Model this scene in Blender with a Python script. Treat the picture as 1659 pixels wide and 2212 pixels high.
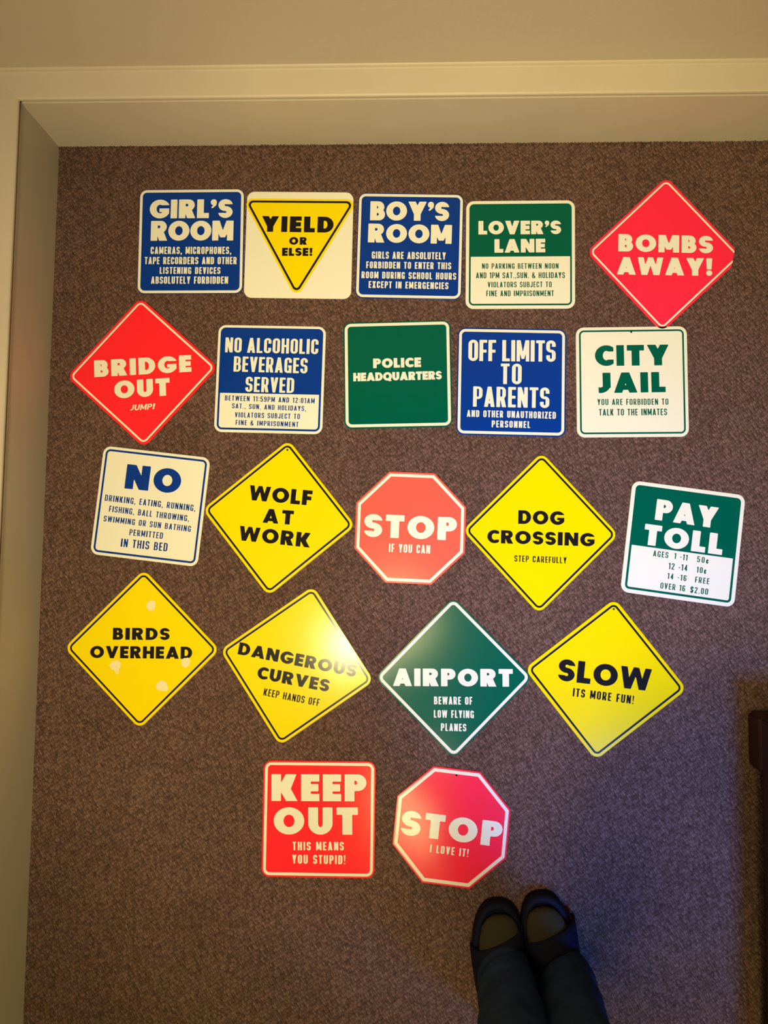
import bpy, bmesh, math, random
import numpy as np
from mathutils import Vector, Matrix

random.seed(7)
for o in list(bpy.data.objects):
    bpy.data.objects.remove(o)
SC = bpy.context.scene
COL = SC.collection
PI = math.pi

# ------------------------------------------------------------------ camera
cam_d = bpy.data.cameras.new('camera')
cam = bpy.data.objects.new('camera', cam_d)
COL.objects.link(cam)
cam_d.sensor_fit = 'VERTICAL'
cam_d.sensor_height = 24.0
cam_d.lens = 1534.0 / 2212.0 * 24.0
cam_d.clip_start = 0.01
CAM_H = 1.46
ROT = ((0.99931776, -0.00993870, 0.03557003),
       (0.01208429, 0.99808759, -0.06062287),
       (-0.03489950, 0.06101135, 0.99752676))
cam.matrix_world = Matrix.Translation((0, 0, CAM_H)) @ Matrix(ROT).to_4x4()
SC.camera = cam

# ------------------------------------------------------------------ world, lights, exposure
SC.view_settings.view_transform = 'Standard'
SC.view_settings.look = 'None'
SC.view_settings.gamma = 1.0
SC.view_settings.use_curve_mapping = False
SC.view_settings.exposure = 0.0

w = bpy.data.worlds.new('world')
SC.world = w
w.use_nodes = True
w.node_tree.nodes['Background'].inputs[0].default_value = (0.55, 0.55, 0.75, 1)
w.node_tree.nodes['Background'].inputs[1].default_value = 0.008


def lamp(name, kind, loc, energy, color, size=0.1, aim=None, spread=None, spot=None, blend=0.5):
    d = bpy.data.lights.new(name, kind)
    d.energy = energy
    d.color = color
    if kind == 'AREA':
        d.shape = 'RECTANGLE'
        d.size, d.size_y = size if isinstance(size, tuple) else (size, size)
        if spread:
            d.spread = spread
    else:
        d.shadow_soft_size = size
    if kind == 'SPOT':
        d.spot_size = spot
        d.spot_blend = blend
    o = bpy.data.objects.new(name, d)
    COL.objects.link(o)
    o.location = loc
    if aim is not None:
        v = Vector(aim) - Vector(loc)
        o.rotation_euler = v.to_track_quat('-Z', 'Y').to_euler()
    return o


lamp('ceiling_bulb', 'POINT', (0.11, -1.28, 2.40), 112, (1.0, 0.83, 0.31), 0.25)
lamp('ceiling_downlight', 'SPOT', (-0.30, -0.47, 2.35), 148, (1.0, 0.82, 0.46), 0.10, aim=(-0.12, 0.15, 0.0), spot=math.radians(62), blend=1.0)
lamp('ceiling_downlight', 'SPOT', (-0.06, -0.33, 2.35), 96, (1.0, 0.83, 0.32), 0.20, aim=(0.42, 0.38, 0.0), spot=math.radians(52), blend=1.0)
lamp('cool_bulb', 'SPOT', (1.15, -1.42, 2.30), 345, (0.11, 0.31, 1.0), 0.34,
     aim=(0.50, -0.34, 0.0), spot=math.radians(35), blend=1.0)


# ------------------------------------------------------------------ materials
def mat(name, color, rough=0.5, spec=0.5, bump=None, vary=None, sheen=0.0):
    m = bpy.data.materials.new(name)
    m.use_nodes = True
    nt = m.node_tree
    b = nt.nodes['Principled BSDF']
    b.inputs['Base Color'].default_value = (*color, 1)
    b.inputs['Roughness'].default_value = rough
    b.inputs['Specular IOR Level'].default_value = spec
    if sheen:
        b.inputs['Sheen Weight'].default_value = sheen
    tc = nt.nodes.new('ShaderNodeTexCoord')
    if vary:
        sc, amt = vary
        n = nt.nodes.new('ShaderNodeTexNoise')
        n.inputs['Scale'].default_value = sc
        n.inputs['Detail'].default_value = 4
        nt.links.new(tc.outputs['Object'], n.inputs['Vector'])
        r = nt.nodes.new('ShaderNodeMapRange')
        r.inputs['To Min'].default_value = 1 - amt
        r.inputs['To Max'].default_value = 1 + amt
        r.inputs['From Min'].default_value = 0.25
        r.inputs['From Max'].default_value = 0.75
        nt.links.new(n.outputs[0], r.inputs[0])
        mx = nt.nodes.new('ShaderNodeMix')
        mx.data_type = 'RGBA'
        mx.blend_type = 'MULTIPLY'
        mx.inputs[0].default_value = 1
        mx.inputs[6].default_value = (*color, 1)
        nt.links.new(r.outputs[0], mx.inputs[7])
        nt.links.new(mx.outputs[2], b.inputs['Base Color'])
    if bump:
        sc, st, dist = bump
        n = nt.nodes.new('ShaderNodeTexNoise')
        n.inputs['Scale'].default_value = sc
        n.inputs['Detail'].default_value = 3
        nt.links.new(tc.outputs['Object'], n.inputs['Vector'])
        bp = nt.nodes.new('ShaderNodeBump')
        bp.inputs['Strength'].default_value = st
        bp.inputs['Distance'].default_value = dist
        nt.links.new(n.outputs[0], bp.inputs['Height'])
        nt.links.new(bp.outputs[0], b.inputs['Normal'])
    return m


def carpet_material():
    m = bpy.data.materials.new('loop_carpet')
    m.use_nodes = True
    nt = m.node_tree
    N, Lk = nt.nodes, nt.links
    b = N['Principled BSDF']
    b.inputs['Roughness'].default_value = 0.95
    b.inputs['Specular IOR Level'].default_value = 0.08
    tc = N.new('ShaderNodeTexCoord')
    # loops set in slanting rows
    mp = N.new('ShaderNodeMapping')
    mp.vector_type = 'TEXTURE'
    mp.inputs['Rotation'].default_value = (0, 0, math.radians(33))
    mp.inputs['Scale'].default_value = (0.0044, 0.0072, 1)
    Lk.new(tc.outputs['Object'], mp.inputs['Vector'])
    wob = N.new('ShaderNodeTexNoise')
    wob.inputs['Scale'].default_value = 14
    wob.inputs['Detail'].default_value = 2
    Lk.new(tc.outputs['Object'], wob.inputs['Vector'])
    wm = N.new('ShaderNodeVectorMath'); wm.operation = 'SCALE'
    wm.inputs['Scale'].default_value = 1.5
    Lk.new(wob.outputs['Color'], wm.inputs[0])
    ad = N.new('ShaderNodeVectorMath'); ad.operation = 'ADD'
    Lk.new(mp.outputs[0], ad.inputs[0]); Lk.new(wm.outputs[0], ad.inputs[1])
    vo = N.new('ShaderNodeTexVoronoi')
    vo.voronoi_dimensions = '2D'
    vo.inputs['Scale'].default_value = 1.0
    vo.inputs['Randomness'].default_value = 0.40
    Lk.new(ad.outputs[0], vo.inputs['Vector'])
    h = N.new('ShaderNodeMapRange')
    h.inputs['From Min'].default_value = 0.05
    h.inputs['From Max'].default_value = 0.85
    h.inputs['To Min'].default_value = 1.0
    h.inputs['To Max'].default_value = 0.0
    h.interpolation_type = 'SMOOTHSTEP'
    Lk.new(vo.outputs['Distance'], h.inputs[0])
    # yarn colour: each loop a little different, gap shade and tip highlights painted in
    sep = N.new('ShaderNodeSeparateColor')
    Lk.new(vo.outputs['Color'], sep.inputs[0])
    ramp = N.new('ShaderNodeValToRGB')
    e = ramp.color_ramp.elements
    e[0].position, e[0].color = 0.0, (0.084, 0.047, 0.042, 1)
    e[1].position, e[1].color = 1.0, (0.150, 0.088, 0.083, 1)
    Lk.new(sep.outputs[0], ramp.inputs[0])
    fn = N.new('ShaderNodeTexNoise')
    fn.inputs['Scale'].default_value = 1.0
    fn.inputs['Detail'].default_value = 2
    mp2 = N.new('ShaderNodeMapping')
    mp2.vector_type = 'TEXTURE'
    mp2.inputs['Rotation'].default_value = (0, 0, math.radians(33))
    mp2.inputs['Scale'].default_value = (0.0032, 0.0100, 1)
    Lk.new(tc.outputs['Object'], mp2.inputs['Vector'])
    Lk.new(mp2.outputs[0], fn.inputs['Vector'])
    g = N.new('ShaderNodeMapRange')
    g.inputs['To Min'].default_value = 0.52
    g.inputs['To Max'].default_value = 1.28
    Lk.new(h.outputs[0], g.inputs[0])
    f2 = N.new('ShaderNodeMapRange')
    f2.inputs['From Min'].default_value = 0.3
    f2.inputs['From Max'].default_value = 0.7
    f2.inputs['To Min'].default_value = 0.66
    f2.inputs['To Max'].default_value = 1.34
    Lk.new(fn.outputs[0], f2.inputs[0])
    mu = N.new('ShaderNodeMath'); mu.operation = 'MULTIPLY'
    Lk.new(g.outputs[0], mu.inputs[0]); Lk.new(f2.outputs[0], mu.inputs[1])
    # broad wear of the pile
    bn = N.new('ShaderNodeTexNoise')
    bn.inputs['Scale'].default_value = 5
    bn.inputs['Detail'].default_value = 3
    Lk.new(tc.outputs['Object'], bn.inputs['Vector'])
    b2 = N.new('ShaderNodeMapRange')
    b2.inputs['From Min'].default_value = 0.3
    b2.inputs['From Max'].default_value = 0.7
    b2.inputs['To Min'].default_value = 0.90
    b2.inputs['To Max'].default_value = 1.10
    Lk.new(bn.outputs[0], b2.inputs[0])
    mu2 = N.new('ShaderNodeMath'); mu2.operation = 'MULTIPLY'
    Lk.new(mu.outputs[0], mu2.inputs[0]); Lk.new(b2.outputs[0], mu2.inputs[1])
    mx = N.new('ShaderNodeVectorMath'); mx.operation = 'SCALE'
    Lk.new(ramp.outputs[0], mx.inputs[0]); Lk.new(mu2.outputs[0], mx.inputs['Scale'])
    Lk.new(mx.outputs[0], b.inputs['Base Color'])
    bp = N.new('ShaderNodeBump')
    bp.inputs['Strength'].default_value = 0.45
    bp.inputs['Distance'].default_value = 0.002
    Lk.new(h.outputs[0], bp.inputs['Height'])
    Lk.new(bp.outputs[0], b.inputs['Normal'])
    return m


GL = dict(rough=0.165, spec=0.17, bump=(900, 0.03, 0.0003))
M = {
    'white': mat('white_plastic', (0.84, 0.83, 0.80), **GL),
    'blue': mat('blue_ink', (0.003, 0.040, 0.35), **GL),
    'green': mat('green_ink', (0.0, 0.105, 0.072), **GL),
    'yellow': mat('yellow_ink', (0.90, 0.71, 0.0), **GL),
    'red': mat('fluorescent_red_ink', (1.0, 0.024, 0.040), **GL),
    'crimson': mat('fluorescent_crimson_ink', (0.98, 0.026, 0.085), **GL),
    'orange': mat('fluorescent_orange_red_ink', (1.0, 0.120, 0.095), **GL),
    'black': mat('black_ink', (0.012, 0.010, 0.012), **GL),
    'dropping': mat('cream_splat', (0.86, 0.78, 0.50), **GL),
    'hole': mat('dark_hole', (0.01, 0.008, 0.006), rough=0.9, spec=0.1),
    'carpet': carpet_material(),
    'wall': mat('painted_wall', (0.545, 0.472, 0.43), rough=0.7, spec=0.2, bump=(160, 0.12, 0.002), vary=(3, 0.03)),
    'trim': mat('painted_trim', (0.58, 0.505, 0.46), rough=0.45, spec=0.35, bump=(60, 0.08, 0.002), vary=(6, 0.04)),
    'wood': mat('dark_red_wood', (0.030, 0.008, 0.007), rough=0.4, spec=0.4, vary=(20, 0.3)),
    'skin': mat('skin', (0.42, 0.27, 0.17), rough=0.6, spec=0.3),
    'denim': mat('blue_denim', (0.019, 0.040, 0.092), rough=0.9, spec=0.1, bump=(500, 0.3, 0.001), vary=(30, 0.25)),
    'sock': mat('shaded_olive_knit', (0.042, 0.035, 0.020), rough=0.9, spec=0.1, bump=(700, 0.3, 0.001)),  # sock colour darkened to hold the shade lying over the toes
    'slide': mat('navy_foam', (0.006, 0.006, 0.020), rough=0.75, spec=0.15),
    'shirt': mat('grey_cotton', (0.12, 0.12, 0.13), rough=0.9, spec=0.1),
    'hair': mat('brown_hair', (0.05, 0.03, 0.02), rough=0.6, spec=0.3),
}


# ------------------------------------------------------------------ helpers
def link(name, bm, material, parent=None, smooth=False):
    me = bpy.data.meshes.new(name)
    bm.to_mesh(me)
    bm.free()
    o = bpy.data.objects.new(name, me)
    COL.objects.link(o)
    for mm in (material if isinstance(material, (list, tuple)) else [material]):
        me.materials.append(M[mm])
    if smooth:
        for p in me.polygons:
            p.use_smooth = True
    if parent is not None:
        o.parent = parent
    return o


def thing(name, label, cat, loc=(0, 0, 0), rz=0.0, group=None):
    o = bpy.data.objects.new(name, None)
    o.empty_display_size = 0.05
    COL.objects.link(o)
    o.location = loc
    o.rotation_euler = (0, 0, rz)
    o['label'] = label
    o['category'] = cat
    if group:
        o['group'] = group
    return o


def box(bm, x0, y0, z0, x1, y1, z1):
    v = [bm.verts.new(p) for p in ((x0, y0, z0), (x1, y0, z0), (x1, y1, z0), (x0, y1, z0),
                                   (x0, y0, z1), (x1, y0, z1), (x1, y1, z1), (x0, y1, z1))]
    for f in ((0, 3, 2, 1), (4, 5, 6, 7), (0, 1, 5, 4), (1, 2, 6, 5), (2, 3, 7, 6), (3, 0, 4, 7)):
        bm.faces.new([v[i] for i in f])


def loft(bm, rings, cap=True):
    """rings: lists of 3-D points, all the same length."""
    rows = [[bm.verts.new(p) for p in r] for r in rings]
    n = len(rows[0])
    for a, b in zip(rows[:-1], rows[1:]):
        for i in range(n):
            j = (i + 1) % n
            bm.faces.new((a[i], a[j], b[j], b[i]))
    if cap:
        bm.faces.new(rows[0][::-1])
        bm.faces.new(rows[-1])


# ------------------------------------------------------------------ the setting
CX, CY = -0.7647, 0.8724          # inside corner of the skirting at the floor
LEDGE = 0.050
WX, WY = CX - LEDGE, CY + LEDGE   # wall faces

bm = bmesh.new()
fx0, fy0, fx1, fy1 = WX - 0.02, -2.2, 2.2, WY + 0.02
vs = [bm.verts.new(p) for p in ((fx0, fy0, 0), (fx1, fy0, 0), (fx1, fy1, 0), (fx0, fy1, 0))]
bm.faces.new(vs)
# loops of pile standing against the skirting
def tuft(bm, x, y, a, b, h):
    ring0 = [bm.verts.new((x + a * math.cos(k * PI / 4), y + b * math.sin(k * PI / 4), 0.0)) for k in range(8)]
    ring1 = [bm.verts.new((x + .75 * a * math.cos(k * PI / 4), y + .75 * b * math.sin(k * PI / 4), h * .75)) for k in range(8)]
    top = bm.verts.new((x, y, h))
    for k in range(8):
        j = (k + 1) % 8
        bm.faces.new((ring0[k], ring0[j], ring1[j], ring1[k]))
        bm.faces.new((ring1[k], ring1[j], top))


rt = random.Random(3)
xx = CX
while xx < 1.3:
    tuft(bm, xx, CY - .0020 + rt.uniform(-.0008, .0008), .0034, .0030, rt.uniform(.0022, .0046))
    xx += rt.uniform(.0060, .0080)
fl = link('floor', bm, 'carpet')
fl['kind'] = 'structure'
fl['label'] = 'brown loop pile carpet'

bm = bmesh.new()
box(bm, WX - 0.1, WY, 0, 2.2, WY + 0.1, 2.45)
o = link('wall_back', bm, 'wall'); o['kind'] = 'structure'
bm = bmesh.new()
box(bm, WX - 0.1, -2.2, 0, WX, WY, 2.45)
o = link('wall_left', bm, 'wall'); o['kind'] = 'structure'

# skirting: flat face, overhanging lip, sloping ledge with a bead at the wall (d = distance behind the face)
PROF = [(0.0, -0.002), (0.0, 0.1490), (0.0010, 0.1505), (0.0110, 0.1510), (0.0110, 0.1608), (-0.0030, 0.1612), (-0.0048, 0.1640),
        (-0.0042, 0.1675), (-0.0015, 0.1695), (0.006, 0.1705), (0.020, 0.1722), (0.034, 0.1742), (0.040, 0.1752),
        (0.0412, 0.1772), (0.0440, 0.1785), (0.0465, 0.1780), (0.0475, 0.1800), (LEDGE, 0.1815), (LEDGE, -0.002)]


def skirting(name, pts_a, pts_b):
    bm = bmesh.new()
    a = [bm.verts.new(p) for p in pts_a]
    b = [bm.verts.new(p) for p in pts_b]
    n = len(a)
    for i in range(n):
        j = (i + 1) % n
        bm.faces.new((a[i], a[j], b[j], b[i]))
    bm.faces.new(a[::-1]); bm.faces.new(b)
    bmesh.ops.recalc_face_normals(bm, faces=bm.faces)
    o = link(name, bm, 'trim')
    o['kind'] = 'structure'
    return o


skirting('baseboard_back', [(CX - d, CY + d, z) for d, z in PROF], [(2.2, CY + d, z) for d, z in PROF])
skirting('baseboard_left', [(CX - d, CY + d, z) for d, z in PROF], [(CX - d, -2.2, z) for d, z in PROF])

# ------------------------------------------------------------------ lettering
HW = dict(A=1.0, B=.76, C=.80, D=.88, E=.64, F=.62, G=.98, H=.86, I=.33, J=.52, K=.92, L=.60, M=1.06, N=.92, O=1.06, P=.76,
          Q=1.06, R=.84, S=.72, T=.74, U=.84, V=.98, W=1.34, X=.95, Y=.94, Z=.75)
CW = dict(A=.46, B=.42, C=.41, D=.42, E=.34, F=.33, G=.42, H=.43, I=.17, J=.34, K=.44, L=.33, M=.55, N=.44, O=.42, P=.41,
          Q=.42, R=.43, S=.41, T=.38, U=.42, V=.45, W=.63, X=.45, Y=.44, Z=.38)
CW.update({str(i): .40 for i in range(10)})
CW['1'] = .25
STYLE = {  # condensed?, stem, bar, shear, cells per cap height
    'heavy': (False, .340, .272, 0, 44), 'heavyb': (False, .308, .250, 0, 44), 'ital': (False, .22, .19, .22, 30),
    'condh': (True, .162, .135, 0, 44), 'cond': (True, .172, .150, 0, 26), 'condl': (True, .148, .128, 0, 26),
    'condm': (True, .168, .140, 0, 30)}
CACHE = {}


def glyph(ch, style):
    """cells of a letter, cap height 1: (list of polygons, width)"""
    key = (ch, style)
    if key in CACHE:
        return CACHE[key]
    cond, s, t, shear, n = STYLE[style]
    special = {'.': s * .95, ',': s, ':': s * .95, '!': s * .95 if cond else .34, "'": s if cond else .31, '-': .20, '&': .50,
               '¢': .33, '$': .41}
    w = special.get(ch) or (CW if cond else HW)[ch]
    if style == 'ital':
        w = w * .92
    h = 1.0 / n
    xs = np.arange(-2 * h, w + 3 * h, h)
    ys = np.arange(-0.2, 1.14, h)
    X, Y = np.meshgrid(xs, ys)
    mx, mn = np.maximum, np.minimum

    def U(*a):
        r = a[0]
        for b in a[1:]:
            r = mn(r, b)
        return r

    def I(*a):
        r = a[0]
        for b in a[1:]:
            r = mx(r, b)
        return r

    def sub(a, *bs):
        for b in bs:
            a = mx(a, -b)
        return a

    def rect(x0, y0, x1, y1):
        return mx(mx(x0 - X, X - x1), mx(y0 - Y, Y - y1))

    def poly(*p):
        ar = sum(p[i][0] * p[(i + 1) % len(p)][1] - p[(i + 1) % len(p)][0] * p[i][1] for i in range(len(p)))
        if ar < 0:
            p = p[::-1]
        r = None
        for i in range(len(p)):
            (x0, y0), (x1, y1) = p[i], p[(i + 1) % len(p)]
            L = math.hypot(x1 - x0, y1 - y0)
            if L < 1e-6:
                continue
            d = ((X - x0) * (y1 - y0) - (Y - y0) * (x1 - x0)) / L
            r = d if r is None else mx(r, d)
        return r

    def mir(p):
        return [(w - x, y) for x, y in p]

    def O(x0, y0, x1, y1):
        rx, ry = max((x1 - x0) / 2, 1e-3), max((y1 - y0) / 2, 1e-3)
        cx, cy = (x0 + x1) / 2, (y0 + y1) / 2
        if cond:
            r = min(rx, ry) * .98
            qx, qy = np.abs(X - cx) - rx + r, np.abs(Y - cy) - ry + r
            return np.hypot(mx(qx, 0), mx(qy, 0)) + mn(mx(qx, qy), 0) - r
        return (np.hypot((X - cx) / rx, (Y - cy) / ry) - 1) * min(rx, ry)

    def ring(x0, y0, x1, y1, a=None, b=None):
        a = a or s; b = b or t
        return sub(O(x0, y0, x1, y1), O(x0 + a, y0 + b, x1 - a, y1 - b))

    def D(x0, y0, x1, y1):
        rx = min((y1 - y0) / 2, (x1 - x0) * (.62 if not cond else .5))
        return U(rect(x0, y0, x1 - rx, y1), I(O(x1 - 2 * rx, y0, x1, y1), (x1 - rx) - X))

    def stem(x=0):
        return rect(x, 0, x + s, 1)

    def spine(w_, a, b):
        up = sub(ring(0, .5 - b / 2, w_, 1, a, b), rect(w_ / 2, -1, 9, .70 if cond else .73))
        lo = sub(ring(0, 0, w_, .5 + b / 2, a, b), rect(-9, .30 if cond else .27, w_ / 2, 9))
        return U(up, lo)

    if ch == 'A':
        ap = s * (.52 if cond else .50)
        out = poly((0, 0), (w, 0), (w / 2 + ap, 1), (w / 2 - ap, 1))
        k = (w / 2 - ap)
        li = X - (k * Y + s * 1.02)
        ri = (w - k * Y - s * 1.02) - X
        yb = .14 if not cond else .17
        inn = mx(-li, -ri)
        f = sub(out, mx(inn, Y - yb), mx(inn, (yb + t * (.85 if not cond else .95)) - Y))
    elif ch == 'B':
        f = sub(U(D(0, 0, w, .5 + t * .42), D(0, .5 - t * .42, w * .94, 1)),
                D(s, t * .9, w - s * .95, .5 - t * .42), D(s, .5 + t * .42, w * .94 - s * .95, 1 - t * .9))
    elif ch in 'CG':
        if cond:
            f = sub(ring(0, 0, w, 1), rect(w / 2, .36, 9, .64))
            if ch == 'G':
                f = sub(ring(0, 0, w, 1), rect(w / 2, .50, 9, .66))
                f = U(f, rect(w * .52, .50 - t, w, .50), rect(w - s, 0, w, .50))
        else:
            Wd = w * 1.22 if ch == 'C' else w * 1.06
            r = ring(0, 0, Wd, 1)
            f = I(r, X - w)
            ix = s + (Wd - 2 * s) * .45
            if ch == 'C':
                f = sub(f, rect(ix, t * 1.12, 9, 1 - t * 1.12))
            else:
                f = sub(f, rect(ix, .52, 9, 1 - t * 1.1))
                f = U(f, rect(w * .5, .34, w, .53), I(O(0, 0, Wd, 1), rect(w - s * .9, .08, w, .53)))
    elif ch == 'D':
        f = sub(D(0, 0, w, 1), D(s, t * .95, w - s, 1 - t * .95))
    elif ch == 'E':
        f = U(stem(), rect(0, 0, w, t), rect(0, 1 - t, w, 1), rect(0, .5 - t / 2, w * .95, .5 + t / 2))
    elif ch == 'F':
        f = U(stem(), rect(0, 1 - t, w, 1), rect(0, .47 - t / 2, w * .93, .47 + t / 2))
    elif ch == 'H':
        f = U(stem(), stem(w - s), rect(0, .5 - t / 2, w, .5 + t / 2))
    elif ch == 'I':
        f = rect(0, 0, w, 1)
    elif ch == 'J':
        if cond:
            f = U(rect(w - s, .25, w, 1), sub(I(ring(0, 0, w, .6), Y - .28)))
        else:
            f = U(rect(w - s, .25, w, 1), I(ring(-w * .7, 0, w, .9, s, t), rect(0, -1, 9, .30)))
    elif ch == 'K':
        a = s * 1.12
        f = U(stem(), poly((s * .55, .36), (w * .96 - a, 1), (w * .96, 1), (s * .55 + a * 1.25, .40)),
              poly((w - a * 1.06, 0), (w, 0), (s * .6 + a * 1.05, .60), (s * .75, .50)))
    elif ch == 'L':
        f = U(stem(), rect(0, 0, w, t))
    elif ch == 'M':
        b = .16 if not cond else .12
        v = s * .36
        p = [(0, 1), (s * 1.06, 1), (w / 2 + v, b), (w / 2 - v, b)]
        ss = s * .92
        f = U(rect(0, 0, ss, 1), rect(w - ss, 0, w, 1), poly(*p), poly(*mir(p)))
    elif ch == 'N':
        ss = s * .96
        f = U(rect(0, 0, ss, 1), rect(w - ss, 0, w, 1), poly((0, 1), (s * 1.06, 1), (w, 0), (w - s * 1.06, 0)))
    elif ch in 'O0':
        f = ring(0, 0, w, 1, s, t)
    elif ch == 'P':
        f = U(stem(), sub(D(0, .38, w, 1), D(s, .38 + t * .86, w - s * .95, 1 - t * .86)))
    elif ch == 'Q':
        f = U(ring(0, 0, w, 1), poly((w * .5, .28), (w * .5 + s * .8, .34), (w * .98, -.04), (w * .98 - s, -.08)))
    elif ch == 'R':
        a = s * 1.12
        f = U(stem(), sub(D(0, .40, w * .95, 1), D(s, .40 + t * .84, w * .95 - s * .95, 1 - t * .84)))
        if cond:
            f = U(f, poly((w * .35, .5), (w * .35 + a, .5), (w, 0), (w - a, 0)))
        else:
            f = U(f, poly((w * .30, .5), (w * .30 + a, .5), (w, 0), (w - a * 1.08, 0)))
    elif ch == 'S':
        f = spine(w, s if cond else s * .92, t if cond else t * .95)
    elif ch == '$':
        f = U(spine(w, s, t), rect(w / 2 - .04, -.1, w / 2 + .04, 1.1))
    elif ch == 'T':
        f = U(rect(w / 2 - s / 2, 0, w / 2 + s / 2, 1), rect(0, 1 - t, w, 1))
    elif ch == 'U':
        r = w / 2
        f = sub(U(rect(0, r, w, 1), O(0, 0, w, 2 * r)), U(rect(s, r, w - s, 2), O(s, t, w - s, 2 * r - t)))
    elif ch == 'V':
        p = [(0, 1), (s * 1.08, 1), (w / 2 + s * .46, 0), (w / 2 - s * .46, 0)]
        f = U(poly(*p), poly(*mir(p)))
    elif ch == 'W':
        a = s * (.92 if not cond else .92)
        b0, tp = w * .265, a * .42
        p = [(0, 1), (a, 1), (b0 + a / 2, 0), (b0 - a / 2, 0)]
        q = [(b0 - a / 2, 0), (b0 + a / 2, 0), (w / 2 + tp, 1), (w / 2 - tp, 1)]
        f = U(poly(*p), poly(*q), poly(*mir(p)), poly(*mir(q)))
    elif ch == 'X':
        a = s * 1.12
        p = [(0, 1), (a, 1), (w, 0), (w - a, 0)]
        f = U(poly(*p), poly(*mir(p)))
    elif ch == 'Y':
        a = s * 1.1
        p = [(0, 1), (a, 1), (w / 2 + s * .5, .44), (w / 2 + s * .2, .34), (w / 2 - s * .5, .34)]
        f = U(poly(*p), poly(*mir(p)), rect(w / 2 - s / 2, 0, w / 2 + s / 2, .46))
    elif ch == 'Z':
        a = s * 1.1
        f = U(rect(0, 0, w, t), rect(0, 1 - t, w, 1), poly((0, t * .5), (a, t * .5), (w, 1 - t * .5), (w - a, 1 - t * .5)))
    elif ch == '1':
        f = U(rect(w - s, 0, w, 1), poly((0, .76), (w - s * .5, .86), (w - s * .5, 1), (w - s, 1), (0, .89)))
    elif ch == '2':
        f = U(sub(ring(0, .44, w, 1), rect(-9, -9, w / 2, .74), rect(-9, -9, 9, .70)),
              poly((w - s, .705), (w, .72), (s * 1.05, t * .6), (0, t * .6)), rect(0, 0, w, t))
    elif ch == '4':
        f = U(rect(w - s - .06, 0, w - .06, 1), rect(0, .22, w, .22 + t),
              poly((0, .22), (s * .95, .22), (w - .06, 1), (w - s - .03, 1)))
    elif ch == '5':
        f = U(rect(0, 1 - t, w * .95, 1), rect(0, .46, s * .95, 1), sub(ring(0, 0, w, .64), rect(-9, .28, w / 2, .5)))
    elif ch in '69':
        if ch == '9':
            X, Y = w - X, 1 - Y
        f = U(ring(0, 0, w, .60), sub(ring(0, 0, w, 1), rect(w / 2, .3, 9, .72)))
        if ch == '9':
            X, Y = w - X, 1 - Y
    elif ch == '.':
        f = rect(0, 0, w, w)
    elif ch == ':':
        f = U(rect(0, .12, w, .12 + w), rect(0, .62, w, .62 + w))
    elif ch == ',':
        f = U(rect(0, 0, s, s), poly((s * .45, .02), (s, .02), (s * .62, -.15), (s * .12, -.15)))
    elif ch == '-':
        f = rect(0, .38, w, .38 + t)
    elif ch == "'":
        f = U(O(0, .68, .31, 1.0), poly((.31, .84), (.15, .70), (.02, .56), (.10, .52), (.28, .68)))
    elif ch == '!':
        if cond:
            f = U(poly((0, 1), (w, 1), (w * .75, .30), (w * .25, .30)), rect(w * .08, 0, w * .92, w * .84))
        else:
            f = U(poly((.01, 1), (.33, 1), (.29, .36), (.05, .36)), O(.01, 0, .33, .31))
    elif ch == '&':
        f = U(ring(.05, .52, .36, 1, s * .75, t * .8), sub(ring(0, 0, .40, .62, s * .9, t * .9), rect(.2, .38, 9, 9)),
              poly((.06, .68), (.06 + s * .9, .74), (.50, 0), (.50 - s * 1.1, 0)),
              poly((.34, .10), (.42, .02), (.50, .38), (.50 - s * .8, .38)))
    elif ch == '¢':
        f = U(sub(ring(0, .0, w, .66, s * .9, t * .8), rect(w / 2, .24, 9, .42)), rect(w / 2 - .04, -.08, w / 2 + .04, .76))
    else:
        f = rect(0, 0, w, 1)

    inside = f < 0
    polys = []
    ny, nx = f.shape
    allin = inside[:-1, :-1] & inside[1:, :-1] & inside[:-1, 1:] & inside[1:, 1:]
    anyin = inside[:-1, :-1] | inside[1:, :-1] | inside[:-1, 1:] | inside[1:, 1:]
    for j in range(ny - 1):
        i = 0
        while i < nx - 1:
            if allin[j, i]:
                k = i
                while k + 1 < nx - 1 and allin[j, k + 1]:
                    k += 1
                polys.append([(xs[i], ys[j]), (xs[k + 1], ys[j]), (xs[k + 1], ys[j + 1]), (xs[i], ys[j + 1])])
                i = k + 1
                continue
            if anyin[j, i]:
                c = [(i, j), (i + 1, j), (i + 1, j + 1), (i, j + 1)]
                P = []
                for q in range(4):
                    a, b = c[q], c[(q + 1) % 4]
                    fa, fb = f[a[1], a[0]], f[b[1], b[0]]
                    if fa < 0:
                        P.append((xs[a[0]], ys[a[1]]))
                    if (fa < 0) != (fb < 0):
                        u = fa / (fa - fb)
                        P.append((xs[a[0]] + u * (xs[b[0]] - xs[a[0]]), ys[a[1]] + u * (ys[b[1]] - ys[a[1]])))
                if len(P) > 2:
                    polys.append(P)
            i += 1
    if shear:
        polys = [[(x + shear * y, y) for x, y in p] for p in polys]
    CACHE[key] = (polys, w)
    return CACHE[key]


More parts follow.
